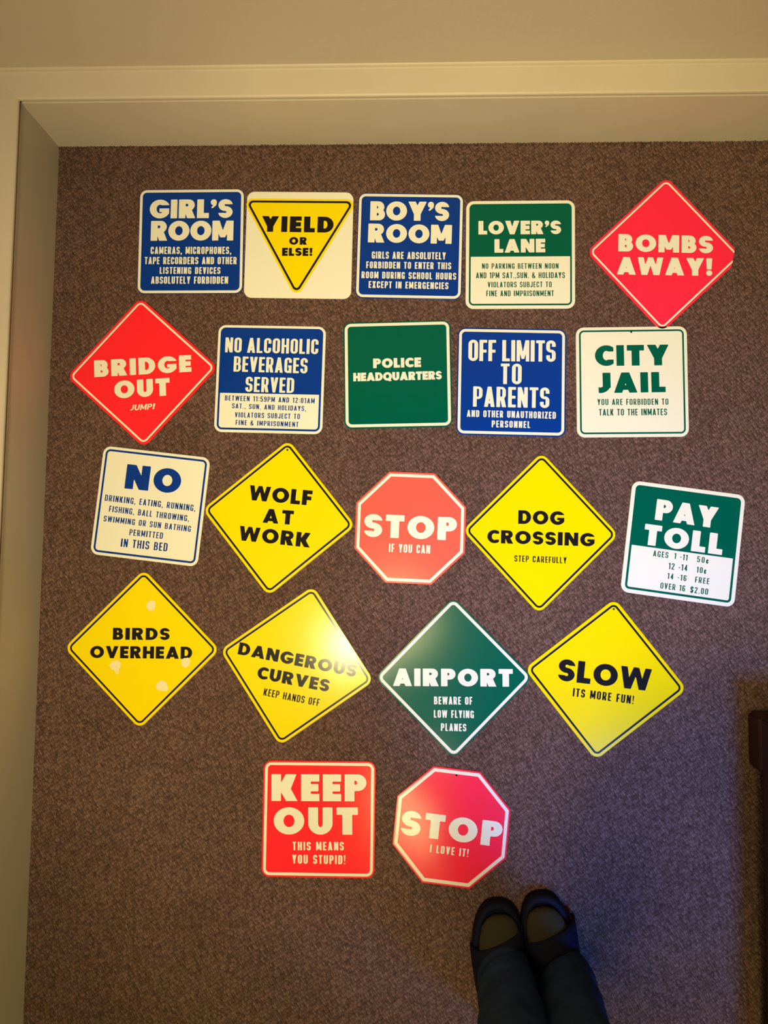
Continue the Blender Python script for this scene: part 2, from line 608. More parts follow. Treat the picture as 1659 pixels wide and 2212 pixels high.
def text_mesh(bm, text, style, x, y, ang, width, cap, z):
    cond = STYLE[style][0]
    g0 = (.045 if style == 'condh' else .095) if cond else .06
    sp = (.15 if style == 'condh' else .24) if cond else .36
    adv = []
    for c in text:
        adv.append(sp if c == ' ' else glyph(c, style)[1])
    tot = sum(adv)
    ng = len(text) - 1
    nat = tot + g0 * ng
    W = width / cap - (STYLE[style][3] if STYLE[style][3] else 0)
    k = max(min((W / nat) ** .6, 1.25), .6)
    gap = (W - tot * k) / max(ng, 1)
    if gap < .02:
        gap = .02
        k = (W - gap * ng) / tot
    ca, sa = math.cos(ang), math.sin(ang)
    px = 0.0
    for c, a in zip(text, adv):
        if c != ' ':
            for P in glyph(c, style)[0]:
                vv = []
                for (u, v) in P:
                    u = (px + u * k) * cap
                    v = v * cap
                    vv.append(bm.verts.new((x + ca * u - sa * v, y + sa * u + ca * v, z)))
                bm.faces.new(vv)
        px += a * k + gap


# ------------------------------------------------------------------ the signs
HALF = 0.1143
THICK = 0.0025
RAD = 0.0165


def base_verts(shape, half):
    if shape == 'square':
        return [(-half, -half), (half, -half), (half, half), (-half, half)]
    if shape == 'diamond':
        d = half * math.sqrt(2)
        return [(0, -d), (d, 0), (0, d), (-d, 0)]
    rc = half / math.cos(PI / 8)
    return [(rc * math.cos(PI / 8 + k * PI / 4 - PI / 2 - PI / 4), rc * math.sin(PI / 8 + k * PI / 4 - PI / 2 - PI / 4)) for k in range(8)]


def rounded(verts, r, seg=7):
    out = []
    n = len(verts)
    for i in range(n):
        p0, p1, p2 = Vector(verts[i - 1]), Vector(verts[i]), Vector(verts[(i + 1) % n])
        a, b = (p0 - p1).normalized(), (p2 - p1).normalized()
        half = a.angle(b) / 2
        d = r / math.tan(half)
        c = p1 + (a + b).normalized() * (r / math.sin(half))
        s0, s1 = p1 + a * d - c, p1 + b * d - c
        a0 = math.atan2(s0.y, s0.x)
        da = math.atan2(s1.y, s1.x) - a0
        while da > PI:
            da -= 2 * PI
        while da < -PI:
            da += 2 * PI
        for k in range(seg + 1):
            th = a0 + da * k / seg
            out.append((c.x + r * math.cos(th), c.y + r * math.sin(th)))
    return out


def outline(shape, inset):
    r = 0.0015 if shape == 'octagon' else max(RAD - inset, 0.004)
    return rounded(base_verts(shape, HALF - inset), r)


def cut(bm, chip):
    for (px, py, nx_, ny_) in chip:
        bmesh.ops.bisect_plane(bm, geom=bm.verts[:] + bm.edges[:] + bm.faces[:], plane_co=(px, py, 0),
                               plane_no=(nx_, ny_, 0), clear_outer=True)


def flat(bm, pts, z):
    bm.faces.new([bm.verts.new((x, y, z)) for x, y in pts])


def band(bm, outer, inner, z):
    a = [bm.verts.new((x, y, z)) for x, y in outer]
    b = [bm.verts.new((x, y, z)) for x, y in inner]
    n = len(a)
    for i in range(n):
        j = (i + 1) % n
        bm.faces.new((a[i], a[j], b[j], b[i]))


def clip_below(pts, y, keep_above=True):
    out = []
    n = len(pts)
    for i in range(n):
        p, q = pts[i], pts[(i + 1) % n]
        a, b = (p[1] - y), (q[1] - y)
        if not keep_above:
            a, b = -a, -b
        if a >= 0:
            out.append(p)
        if (a >= 0) != (b >= 0):
            u = a / (a - b)
            out.append((p[0] + u * (q[0] - p[0]), y))
    return out


def tri(verts, inset, r):
    c = []
    n = 3
    for i in range(n):
        p0, p1, p2 = Vector(verts[i - 1]), Vector(verts[i]), Vector(verts[(i + 1) % n])
        a, b = (p0 - p1).normalized(), (p2 - p1).normalized()
        c.append(tuple(p1 + (a + b).normalized() * (inset / math.sin(a.angle(b) / 2))))
    return rounded(c, r)


def blob(cx, cy, r, tail=None, seed=0):
    rnd = random.Random(seed)
    ph = [rnd.uniform(0, 6.28) for _ in range(4)]
    pts = []
    for k in range(40):
        th = 2 * PI * k / 40
        rr = r * (1 + .07 * math.sin(2 * th + ph[0]) + .05 * math.sin(3 * th + ph[1]) + .05 * math.sin(7 * th + ph[2]))
        if tail:
            dd = math.atan2(math.sin(th - tail[0]), math.cos(th - tail[0]))
            rr += r * tail[1] * math.exp(-(dd / .30) ** 2)
        pts.append((cx + rr * math.cos(th), cy + rr * math.sin(th)))
    return pts


def make_sign(key, name, label, base, border, head_n, extra=None, texcol=None, headcol=None, chip=None):
    g = SIGNS[key]
    shape = g['shape']
    sx, sk, sy = g['S']
    root = thing(name, label, 'sign', (g['loc'][0], g['loc'][1], 0.0), g['rot'], 'novelty traffic signs laid out on the carpet')

    def warp(bm):
        if chip:
            cut(bm, chip)
        for v in bm.verts:
            x, y = v.co.x, v.co.y
            v.co.x, v.co.y = sx * x + sk * y, sk * x + sy * y
        return bm
    # plate with a small rounded edge
    bm = bmesh.new()
    rings = []
    for ins, z in ((0.0004, 0.0), (0.0, 0.0004), (0.0, 0.0019), (0.0002, 0.0023), (0.0006, THICK)):
        rings.append([(x, y, z) for x, y in outline(shape, ins)])
    loft(bm, rings)
    if chip:
        geom = bm.verts[:] + bm.edges[:] + bm.faces[:]
        for (px, py, nx_, ny_) in chip:
            r = bmesh.ops.bisect_plane(bm, geom=bm.verts[:] + bm.edges[:] + bm.faces[:], plane_co=(px, py, 0),
                                       plane_no=(nx_, ny_, 0), clear_outer=True)
            ed = [e for e in r['geom_cut'] if isinstance(e, bmesh.types.BMEdge)]
            if ed:
                bmesh.ops.edgeloop_fill(bm, edges=ed)
        c2, chip_ = chip, None
        for v in bm.verts:
            x, y = v.co.x, v.co.y
            v.co.x, v.co.y = sx * x + sk * y, sk * x + sy * y
        link('plate', bm, base, root)
    else:
        link('plate', warp(bm), base, root)
    if border:
        ins, wd, colr = border
        bm = bmesh.new()
        band(bm, outline(shape, ins), outline(shape, ins + wd), THICK + 0.00010)
        link('border_stripe', warp(bm), colr, root)
    if extra:
        for (nm, colr, build) in extra:
            bm = bmesh.new()
            build(bm)
            link(nm, warp(bm), colr, root)
    for i, ln in enumerate(g['lines']):
        bm = bmesh.new()
        text_mesh(bm, *ln, THICK + 0.00022)
        link('headline' if i < head_n else 'small_print', bm, headcol if (headcol and i < head_n) else texcol, root)
    return root


SIGNS = {
 'GIRLS': dict(shape='square', loc=[-0.4701, 0.6616], rot=0.004, S=[0.9892, -0.0016, 0.9977], lines=[
  ("GIRL'S", 'heavy', -0.0903, 0.05047, -0.00205, 0.17851, 0.04111),
  ('ROOM', 'heavy', -0.08679, 0.00153, -0.00431, 0.17755, 0.04339),
  ('CAMERAS, MICROPHONES,', 'cond', -0.08597, -0.02742, -0.00704, 0.17317, 0.01584),
  ('TAPE RECORDERS AND OTHER', 'cond', -0.09827, -0.04954, -0.00652, 0.19756, 0.01581),
  ('LISTENING DEVICES', 'cond', -0.06523, -0.07069, -0.00835, 0.13012, 0.01486),
  ('ABSOLUTELY FORBIDDEN', 'cond', -0.08323, -0.0921, -0.00551, 0.16496, 0.01575),
 ]),
 'YIELD': dict(shape='square', loc=[-0.2392, 0.6529], rot=-0.0117, S=[0.995, -0.0025, 1.0089], lines=[
  ('YIELD', 'heavy', -0.08043, 0.02779, -0.00638, 0.153, 0.03437),
  ('OR', 'heavy', -0.0206, 5e-05, 0.00012, 0.03768, 0.01666),
  ('ELSE!', 'heavy', -0.03496, -0.02427, 0.00405, 0.06461, 0.01754),
 ]),
 'BOYS': dict(shape='square', loc=[-0.0049, 0.6497], rot=-0.0191, S=[0.9734, -0.0008, 0.9927], lines=[
  ("BOY'S", 'heavy', -0.08521, 0.05414, 0.00326, 0.16642, 0.04145),
  ('ROOM', 'heavy', -0.08817, 0.00631, -0.00366, 0.176, 0.04068),
  ('GIRLS ARE ABSOLUTELY', 'cond', -0.07893, -0.02857, 0.00257, 0.15542, 0.01535),
  ('FORBIDDEN TO ENTER THIS', 'cond', -0.08994, -0.0496, 0.00314, 0.17828, 0.01472),
  ('ROOM DURING SCHOOL HOURS', 'cond', -0.09913, -0.07119, 0.00047, 0.19842, 0.01469),
  ('EXCEPT IN EMERGENCIES', 'cond', -0.08347, -0.09169, -0.00037, 0.16696, 0.01466),
 ]),
 'LOVERS': dict(shape='square', loc=[0.2266, 0.6308], rot=0.0007, S=[0.9927, 0.0025, 1.0118], lines=[
  ("LOVER'S", 'heavy', -0.08744, 0.04293, 0.00055, 0.17205, 0.02914),
  ('LANE', 'heavy', -0.05379, 0.00364, 0.00482, 0.10555, 0.02902),
  ('NO PARKING BETWEEN NOON', 'condl', -0.07979, -0.03071, -0.00109, 0.15883, 0.01158),
  ('AND 1PM SAT.,SUN. & HOLIDAYS', 'condl', -0.09216, -0.05107, 0.00077, 0.18436, 0.01247),
  ('VIOLATORS SUBJECT TO', 'condl', -0.06783, -0.07056, 0.00251, 0.13264, 0.01184),
  ('FINE AND IMPRISONMENT', 'condl', -0.07074, -0.08936, 0.00056, 0.1399, 0.01213),
 ]),
 'BOMBS': dict(shape='diamond', loc=[0.5234, 0.6307], rot=-0.0363, S=[0.9914, 0.0023, 1.0229], lines=[
  ('BOMBS', 'heavy', -0.09478, 0.0025, 0.01006, 0.19393, 0.03695),
  ('AWAY!', 'heavy', -0.09626, -0.04683, 0.01911, 0.19546, 0.0373),
 ]),
 'BRIDGE': dict(shape='diamond', loc=[-0.5657, 0.3793], rot=0.0611, S=[0.9991, 0.006, 0.9938], lines=[
  ('BRIDGE', 'heavy', -0.10223, -0.00536, -0.00123, 0.20726, 0.03585),
  ('OUT', 'heavy', -0.06048, -0.0538, 0.00144, 0.11826, 0.03775),
  ('JUMP!', 'ital', -0.02771, -0.08118, 0.00779, 0.05374, 0.01208),
 ]),
 'NOALC': dict(shape='square', loc=[-0.294, 0.3648], rot=-0.0178, S=[0.996, 0.0009, 0.9965], lines=[
  ('NO ALCOHOLIC', 'condh', -0.09756, 0.05523, -0.00122, 0.19658, 0.03185),
  ('BEVERAGES', 'condh', -0.07795, 0.01456, -0.00569, 0.15568, 0.03241),
  ('SERVED', 'condh', -0.05117, -0.02784, -0.00499, 0.10225, 0.03194),
  ('BETWEEN 11:59PM AND 12:01AM', 'condl', -0.09341, -0.0473, -0.01213, 0.18873, 0.01097),
  ('SAT., SUN. AND HOLIDAYS,', 'condl', -0.07768, -0.06339, -0.01682, 0.15563, 0.01061),
  ('VIOLATORS SUBJECT TO', 'condl', -0.07105, -0.08239, -0.00433, 0.13673, 0.01094),
  ('FINE & IMPRISONMENT', 'condl', -0.06866, -0.09839, -0.01007, 0.13192, 0.01058),
 ]),
 'POLICE': dict(shape='square', loc=[-0.0273, 0.3757], rot=0.0258, S=[0.981, -0.0001, 0.9833], lines=[
  ('POLICE', 'heavy', -0.05046, 0.01422, 0.00158, 0.09971, 0.02027),
  ('HEADQUARTERS', 'heavy', -0.09229, -0.01275, 0.00089, 0.18409, 0.01779),
 ]),
 'OFF': dict(shape='square', loc=[0.2082, 0.3607], rot=-0.0149, S=[0.9815, -0.0026, 0.9855], lines=[
  ('OFF LIMITS', 'condh', -0.08957, 0.04248, 0.00716, 0.17991, 0.04472),
  ('TO', 'condh', -0.02193, -0.0048, 0.00434, 0.04296, 0.04295),
  ('PARENTS', 'condh', -0.07811, -0.05324, 0.00033, 0.1566, 0.04253),
  ('AND OTHER UNAUTHORIZED', 'cond', -0.09024, -0.0747, -0.00302, 0.18234, 0.01424),
  ('PERSONNEL', 'cond', -0.03884, -0.09543, -0.0023, 0.07876, 0.0142),
 ]),
 'CITY': dict(shape='square', loc=[0.4549, 0.362], rot=0.0107, S=[0.992, 0.0031, 1.0049], lines=[
  ('CITY', 'heavy', -0.07451, 0.03315, 0.0038, 0.15056, 0.04313),
  ('JAIL', 'heavy', -0.06822, -0.02339, 0.00824, 0.13605, 0.04215),
  ('YOU ARE FORBIDDEN TO', 'condl', -0.07138, -0.04834, -0.00082, 0.14406, 0.01273),
  ('TALK TO THE INMATES', 'condl', -0.06826, -0.07023, 0.00178, 0.13774, 0.01372),
 ]),
 'NO': dict(shape='square', loc=[-0.5391, 0.0966], rot=-0.1002, S=[0.9964, -0.0063, 0.9979], lines=[
  ('NO', 'heavy', -0.05941, 0.03022, 0.00755, 0.11749, 0.05114),
  ('DRINKING, EATING, RUNNING,', 'condl', -0.09748, -7e-05, -0.00465, 0.19272, 0.01302),
  ('FISHING, BALL THROWING,', 'condl', -0.08557, -0.02166, -0.0108, 0.17029, 0.01264),
  ('SWIMMING OR SUN BATHING', 'condl', -0.09408, -0.04301, -0.00799, 0.18505, 0.01228),
  ('PERMITTED', 'condl', -0.03607, -0.06567, 0.00291, 0.07066, 0.01293),
  ('IN THIS BED', 'condl', -0.05111, -0.09116, 0.00966, 0.09854, 0.01709),
 ]),
 'WOLF': dict(shape='diamond', loc=[-0.2698, 0.0751], rot=-0.1017, S=[0.9922, 0.0064, 1.0075], lines=[
  ('WOLF', 'heavyb', -0.06674, 0.02907, 0.0212, 0.13137, 0.03111),
  ('AT', 'heavyb', -0.0321, -0.01424, 0.03595, 0.06357, 0.02925),
  ('WORK', 'heavyb', -0.07745, -0.05596, 0.00886, 0.149, 0.02991),
 ]),
 'STOP1': dict(shape='octagon', loc=[0.0023, 0.0567], rot=-0.0277, S=[0.9899, -0.0044, 1.0002], lines=[
  ('STOP', 'heavy', -0.09488, -0.02196, -0.0037, 0.19007, 0.04749),
  ('IF YOU CAN', 'cond', -0.04223, -0.05132, -0.00017, 0.08463, 0.01721),
 ]),
 'DOG': dict(shape='diamond', loc=[0.2674, 0.0497], rot=-0.0187, S=[0.9777, 0.0001, 1.0194], lines=[
  ('DOG', 'heavyb', -0.0454, 0.0166, 0.0005, 0.09336, 0.02797),
  ('CROSSING', 'heavyb', -0.10744, -0.02426, -0.00366, 0.21705, 0.02693),
  ('STEP CAREFULLY', 'condl', -0.05158, -0.06043, -0.00686, 0.10538, 0.01273),
 ]),
 'PAY': dict(shape='square', loc=[0.5539, 0.0309], rot=-0.1228, S=[0.9963, -0.0042, 0.9964], lines=[
  ('PAY', 'heavy', -0.0617, 0.04033, -0.01177, 0.12461, 0.04266),
  ('TOLL', 'heavy', -0.07937, -0.01257, -0.00337, 0.15821, 0.04232),
  ('AGES', 'condl', -0.057, -0.03366, 0.0035, 0.03057, 0.012),
  ('1 -11', 'condl', -0.01469, -0.0333, -0.00891, 0.02656, 0.0118),
  ('50¢', 'condl', 0.03116, -0.03342, -0.01482, 0.02291, 0.01179),
  ('12 -14', 'condl', -0.02361, -0.05548, 0.02406, 0.0376, 0.01272),
  ('10¢', 'condl', 0.03251, -0.05454, -0.00136, 0.01946, 0.01174),
  ('14 -16', 'condl', -0.0237, -0.07508, 0.00582, 0.03802, 0.01176),
  ('FREE', 'condl', 0.0317, -0.07478, -0.00482, 0.02832, 0.01191),
  ('OVER 16', 'condl', -0.03536, -0.09625, 0.00935, 0.04933, 0.0121),
  ('$2.00', 'condl', 0.02441, -0.09626, 0.00283, 0.03544, 0.01227),
 ]),
 'BIRDS': dict(shape='diamond', loc=[-0.5474, -0.1982], rot=0.0043, S=[1.004, -0.0002, 1.0074], lines=[
  ('BIRDS', 'heavyb', -0.06105, 0.01767, 0.00524, 0.11847, 0.02442),
  ('OVERHEAD', 'heavyb', -0.10736, -0.02025, 0.00355, 0.21251, 0.02476),
 ]),
 'DANGER': dict(shape='diamond', loc=[-0.2265, -0.2266], rot=-0.1841, S=[0.9963, 0.006, 1.0191], lines=[
  ('DANGEROUS', 'heavyb', -0.12374, -0.00196, 0.01077, 0.24565, 0.02479),
  ('CURVES', 'heavyb', -0.07523, -0.04169, 0.01472, 0.14927, 0.0246),
  ('KEEP HANDS OFF', 'condl', -0.05498, -0.07274, 0.01223, 0.11588, 0.01458),
 ]),
 'AIRPORT': dict(shape='diamond', loc=[0.0928, -0.245], rot=0.0139, S=[0.9853, 0.0044, 1.0018], lines=[
  ('AIRPORT', 'heavy', -0.12253, -0.01762, -0.0019, 0.24163, 0.03522),
  ('BEWARE OF', 'cond', -0.03979, -0.05384, -0.00467, 0.07701, 0.01556),
  ('LOW FLYING', 'cond', -0.04034, -0.08024, -0.0084, 0.08045, 0.01514),
  ('PLANES', 'cond', -0.02636, -0.10649, -0.01607, 0.05096, 0.0151),
 ]),
 'SLOW': dict(shape='diamond', loc=[0.3967, -0.2426], rot=-0.1163, S=[1.0042, 0.0082, 1.0013], lines=[
  ('SLOW', 'heavyb', -0.09437, -0.0154, 0.01715, 0.1846, 0.04354),
  ('ITS MORE FUN!', 'condm', -0.06108, -0.04293, 0.00805, 0.12148, 0.01646),
 ]),
 'KEEP': dict(shape='square', loc=[-0.1761, -0.5311], rot=0.0063, S=[0.995, 0.0056, 1.0026], lines=[
  ('KEEP', 'heavy', -0.09616, 0.03387, 0.01261, 0.19237, 0.05313),
  ('OUT', 'heavy', -0.09022, -0.03194, 0.01542, 0.17003, 0.05346),
  ('THIS MEANS', 'cond', -0.05182, -0.06226, 0.01682, 0.10329, 0.01678),
  ('YOU STUPID!', 'cond', -0.05245, -0.08819, 0.00877, 0.1074, 0.01738),
 ]),
 'STOP2': dict(shape='octagon', loc=[0.0903, -0.5404], rot=-0.0948, S=[0.9954, -0.0028, 1.0015], lines=[
  ('STOP', 'heavy', -0.09999, -0.02657, -0.00163, 0.20131, 0.04854),
  ('I LOVE IT!', 'cond', -0.03805, -0.05364, -0.00147, 0.07695, 0.01525),
 ]),
}

WB = lambda ins, wd: (ins, wd, 'white')
Z1 = THICK + 0.00006


def panel(shape, inset, y, above):
    return lambda bm: flat(bm, clip_below(outline(shape, inset), y, above), Z1)


def hole(x, y, r=0.0020):
    return lambda bm: flat(bm, [(x + r * math.cos(k * PI / 8), y + r * math.sin(k * PI / 8)) for k in range(16)], THICK + 0.0003)


make_sign('GIRLS', 'square_sign', "square blue sign reading GIRL'S ROOM in white, left end of the top row", 'blue', WB(.0013, .0056), 2, texcol='white')

TV = [(0.1167, 0.0949), (-0.117, 0.0949), (-0.0022, -0.1066)]
make_sign('YIELD', 'yield_sign', 'square white sign with a yellow triangle reading YIELD OR ELSE!', 'white', None, 3,
          extra=[('yellow_triangle', 'yellow', lambda bm: flat(bm, tri(TV, -.0045, .0135), Z1)),
                 ('triangle_outline', 'black', lambda bm: band(bm, tri(TV, 0, .0095), tri(TV, .0045, .0055), THICK + .00012))],
          texcol='black')
make_sign('BOYS', 'square_sign', "square blue sign reading BOY'S ROOM in white, between YIELD and LOVER'S LANE", 'blue', WB(.0018, .0056), 2, texcol='white')
make_sign('LOVERS', 'square_sign', "square green and white sign reading LOVER'S LANE above no-parking text", 'white', (.0068, .0036, 'green'), 2,
          extra=[('colour_panel', 'green', panel('square', .0085, -.0046, True))], texcol='green', headcol='white')
make_sign('BOMBS', 'diamond_sign', 'red diamond sign reading BOMBS AWAY! with its right corner broken off', 'crimson', (.0050, .0036, 'white'), 2,
          texcol='white', chip=[(.1441, .0100, 1.0, -.02), (.1438, .006, .985, -.17)])
make_sign('BRIDGE', 'diamond_sign', 'red diamond sign reading BRIDGE OUT with small JUMP!', 'red', (.0052, .0038, 'white'), 2, texcol='white')
make_sign('NOALC', 'square_sign', 'square blue and white sign reading NO ALCOHOLIC BEVERAGES SERVED', 'white', (.0055, .0042, 'blue'), 3,
          extra=[('colour_panel', 'blue', panel('square', .0075, -.0312, True))], texcol='blue', headcol='white')
make_sign('POLICE', 'square_sign', 'square green sign reading POLICE HEADQUARTERS in small white letters', 'green', WB(.0030, .0062), 2, texcol='white')
make_sign('OFF', 'square_sign', 'square blue sign reading OFF LIMITS TO PARENTS in tall white letters', 'blue', WB(.0030, .0058), 3, texcol='white')
make_sign('CITY', 'square_sign', 'square white sign reading CITY JAIL in green', 'white', (.0065, .0036, 'green'), 2,
          extra=[('nail_hole', 'hole', hole(0, .1033))], texcol='green')
make_sign('NO', 'square_sign', 'tilted square white sign reading NO in big blue letters over a list of bed rules', 'white', (.0058, .0042, 'blue'), 1, texcol='blue')
make_sign('WOLF', 'diamond_sign', 'yellow diamond sign reading WOLF AT WORK', 'yellow', (.0054, .0040, 'black'), 3,
          extra=[('nail_hole', 'hole', hole(0, .1405))], texcol='black')
make_sign('STOP1', 'stop_sign', 'orange-red octagonal STOP sign reading IF YOU CAN, between the wolf and dog signs', 'orange', WB(.0040, .0062), 1, texcol='white')
make_sign('DOG', 'diamond_sign', 'yellow diamond sign reading DOG CROSSING STEP CAREFULLY', 'yellow', (.0052, .0040, 'black'), 2, texcol='black')
make_sign('PAY', 'square_sign', 'tilted square green and white sign reading PAY TOLL over a list of ages and prices', 'white', (.0078, .0046, 'green'), 2,
          extra=[('colour_panel', 'green', panel('square', .0095, -.0167, True))], texcol='green', headcol='white')
bird = make_sign('BIRDS', 'diamond_sign', 'yellow diamond sign reading BIRDS OVERHEAD with four white splats', 'yellow', (.0054, .0038, 'black'), 2, texcol='black')
for i, (x, y, r, tl) in enumerate(((.0173, .0887, .0100, None), (-.0538, -.0345, .0108, (-1.25, .75)), (.0921, -.0267, .0096, None),
                                   (.0439, -.0749, .0112, (-.65, .35)))):
    bm = bmesh.new()
    flat(bm, blob(x, y, r, tl, i), THICK + .00030)
    link('splat', bm, 'dropping', bird)
make_sign('DANGER', 'diamond_sign', 'tilted yellow diamond sign reading DANGEROUS CURVES KEEP HANDS OFF', 'yellow', (.0054, .0038, 'black'), 2, texcol='black')
make_sign('AIRPORT', 'diamond_sign', 'green diamond sign reading AIRPORT in white', 'green', WB(.0035, .0060), 1, texcol='white')
make_sign('SLOW', 'diamond_sign', 'tilted yellow diamond sign reading SLOW ITS MORE FUN!', 'yellow', (.0062, .0040, 'black'), 1,
          extra=[('nail_hole', 'hole', hole(0, .1405))], texcol='black')
make_sign('KEEP', 'square_sign', 'square red sign reading KEEP OUT THIS MEANS YOU STUPID!', 'red', WB(.0035, .0056), 2, texcol='white')
make_sign('STOP2', 'stop_sign', "red octagonal STOP sign reading I LOVE IT!, nearest the person's feet", 'crimson', WB(.0035, .0066), 1,
          extra=[('nail_hole', 'hole', hole(0, .1020))], texcol='white')

# ------------------------------------------------------------------ the wooden furniture at the right
fur = thing('wooden_cabinet', 'low dark red-brown wooden cabinet on block feet at the right edge of the carpet', 'furniture', (0.68, -0.35, 0))


def block(x0, y0, z0, x1, y1, z1, bev):
    bm = bmesh.new()
    box(bm, x0, y0, z0, x1, y1, z1)
    bmesh.ops.bevel(bm, geom=bm.edges[:], offset=bev, segments=3, affect='EDGES')
    return bm


link('foot', block(-.004, -.058, 0, .11, .050, .052, .006), 'wood', fur)
link('foot', block(-.004, -1.10, 0, .11, -1.00, .052, .006), 'wood', fur)
link('foot', block(.39, -.058, 0, .49, .050, .052, .006), 'wood', fur)
link('foot', block(.39, -1.10, 0, .49, -1.00, .052, .006), 'wood', fur)
link('carcass', block(-.001, -1.10, .050, .50, .046, .115, .003), 'wood', fur)
link('top_board', block(-.003, -1.112, .115, .51, .056, .128, .003), 'wood', fur)
dr = link('drawer', block(.05, .046, .060, .45, .054, .108, .003), 'wood', fur)
link('knob', block(.24, .052, .076, .27, .070, .092, .006), 'wood', dr)

# ------------------------------------------------------------------ the person
per = thing('person', 'person standing in dark blue jeans and navy open-toe slides, seen from above', 'person', (0.245, -0.80, 0))
PX, PY = 0.245, -0.80


def ell(cx, cy, z, rx, ry, n=24, tilt=(0, 0), wr=0, seed=0):
    r = []
    for k in range(n):
        th = 2 * PI * k / n
        c, s_ = math.cos(th), math.sin(th)
        q = 1 + wr * math.sin(5 * th + seed) + wr * .7 * math.sin(3 * th + 2.3 * seed)
        x, y = rx * c * q, ry * s_ * q
        r.append((cx + x - PX, cy + y - PY, z + tilt[0] * x + tilt[1] * y))
    return r


# feet: heel point, toe direction angle from +y (positive turns left)
FEET = {'l': ((0.196, -0.940), math.radians(5.0), -1), 'r': ((0.310, -0.920), math.radians(9.0), 1)}
SOLE_L = 0.268


def foot_xy(side, u, v):
    """u across (to the right of the foot), v along from the heel"""
    (hx, hy), a, sg = FEET[side]
    return (hx + u * math.cos(a) - v * math.sin(a), hy + u * math.sin(a) + v * math.cos(a))


def sole_outline(side, off, n=48):
    sg = FEET[side][2]
    pts = []
    for k in range(n):
        th = 2 * PI * k / n
        c, s_ = math.cos(th), math.sin(th)
        v = SOLE_L / 2 + (SOLE_L / 2 - off) * (abs(s_) ** .82) * (1 if s_ > 0 else -1)
        q = v / SOLE_L
        half = .036 + .018 * math.sin(min(max((q - .15) / .85, 0), 1) * PI * .62) - off
        u = half * (abs(c) ** .75) * (1 if c > 0 else -1) + (-sg) * .006 * max(q - .5, 0) * 2
        pts.append((u, v))
    return pts


def foot_ring(side, off, z):
    return [(*[a - b for a, b in zip(foot_xy(side, u, v), (PX, PY))], z) for u, v in sole_outline(side, off)]


for side in 'lr':
    bm = bmesh.new()
    loft(bm, [foot_ring(side, .004, 0.0), foot_ring(side, 0.0, .004), foot_ring(side, 0.0, .026), foot_ring(side, .003, .032),
              foot_ring(side, .009, .033), foot_ring(side, .014, .028), foot_ring(side, .030, .026)])
    bmesh.ops.recalc_face_normals(bm, faces=bm.faces)
    sl = link('slide_sandal', bm, 'slide', per, True)
    # broad arched strap over the forefoot, its front edge running askew
    bm = bmesh.new()
    rows_o, rows_i = [], []
    skew = .36 if side == 'l' else .26
    for i in range(11):
        ro, ri = [], []
        for k in range(21):
            th = PI * k / 20
            c = (abs(math.cos(th)) ** .8) * (1 if math.cos(th) > 0 else -1)
            for lst, d in ((ro, 0), (ri, -.006)):
                f = i / 10
                v = .105 + .102 * f + skew * .050 * c * f
                hw = .036 + .018 * math.sin(min(max((v / SOLE_L - .15) / .85, 0), 1) * PI * .62) + .003 * (1 - f)
                hgt = .090 - .024 * f
                u = (hw + d) * c
                z = .012 + (hgt - .012 + d) * math.sin(th) ** .8
                x, y = foot_xy(side, u, v)
                lst.append((x - PX, y - PY, z))
        rows_o.append(ro); rows_i.append(ri[::-1])
    loft(bm, [a + b for a, b in zip(rows_o, rows_i)])
    bmesh.ops.recalc_face_normals(bm, faces=bm.faces)
    link('strap', bm, 'slide', sl, True)
    # sock
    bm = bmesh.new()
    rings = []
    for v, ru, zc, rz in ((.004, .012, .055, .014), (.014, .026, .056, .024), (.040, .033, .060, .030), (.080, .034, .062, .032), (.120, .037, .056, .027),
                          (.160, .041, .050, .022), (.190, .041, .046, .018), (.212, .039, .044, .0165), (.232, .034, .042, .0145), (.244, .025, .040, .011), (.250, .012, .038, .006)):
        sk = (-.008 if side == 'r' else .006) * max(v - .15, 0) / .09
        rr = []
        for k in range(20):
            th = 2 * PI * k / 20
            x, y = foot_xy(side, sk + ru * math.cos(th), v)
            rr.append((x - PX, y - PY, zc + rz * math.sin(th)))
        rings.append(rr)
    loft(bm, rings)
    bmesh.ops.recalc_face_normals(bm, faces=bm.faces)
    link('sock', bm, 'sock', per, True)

# body: one continuous skinned figure
BV, BE, BR = [], [], []


def bv(x, y, z, r, prev=None, ry=None):
    BV.append((x - PX, y - PY, z)); BR.append((r, ry or r))
    if prev is not None:
        BE.append((prev, len(BV) - 1))
    return len(BV) - 1


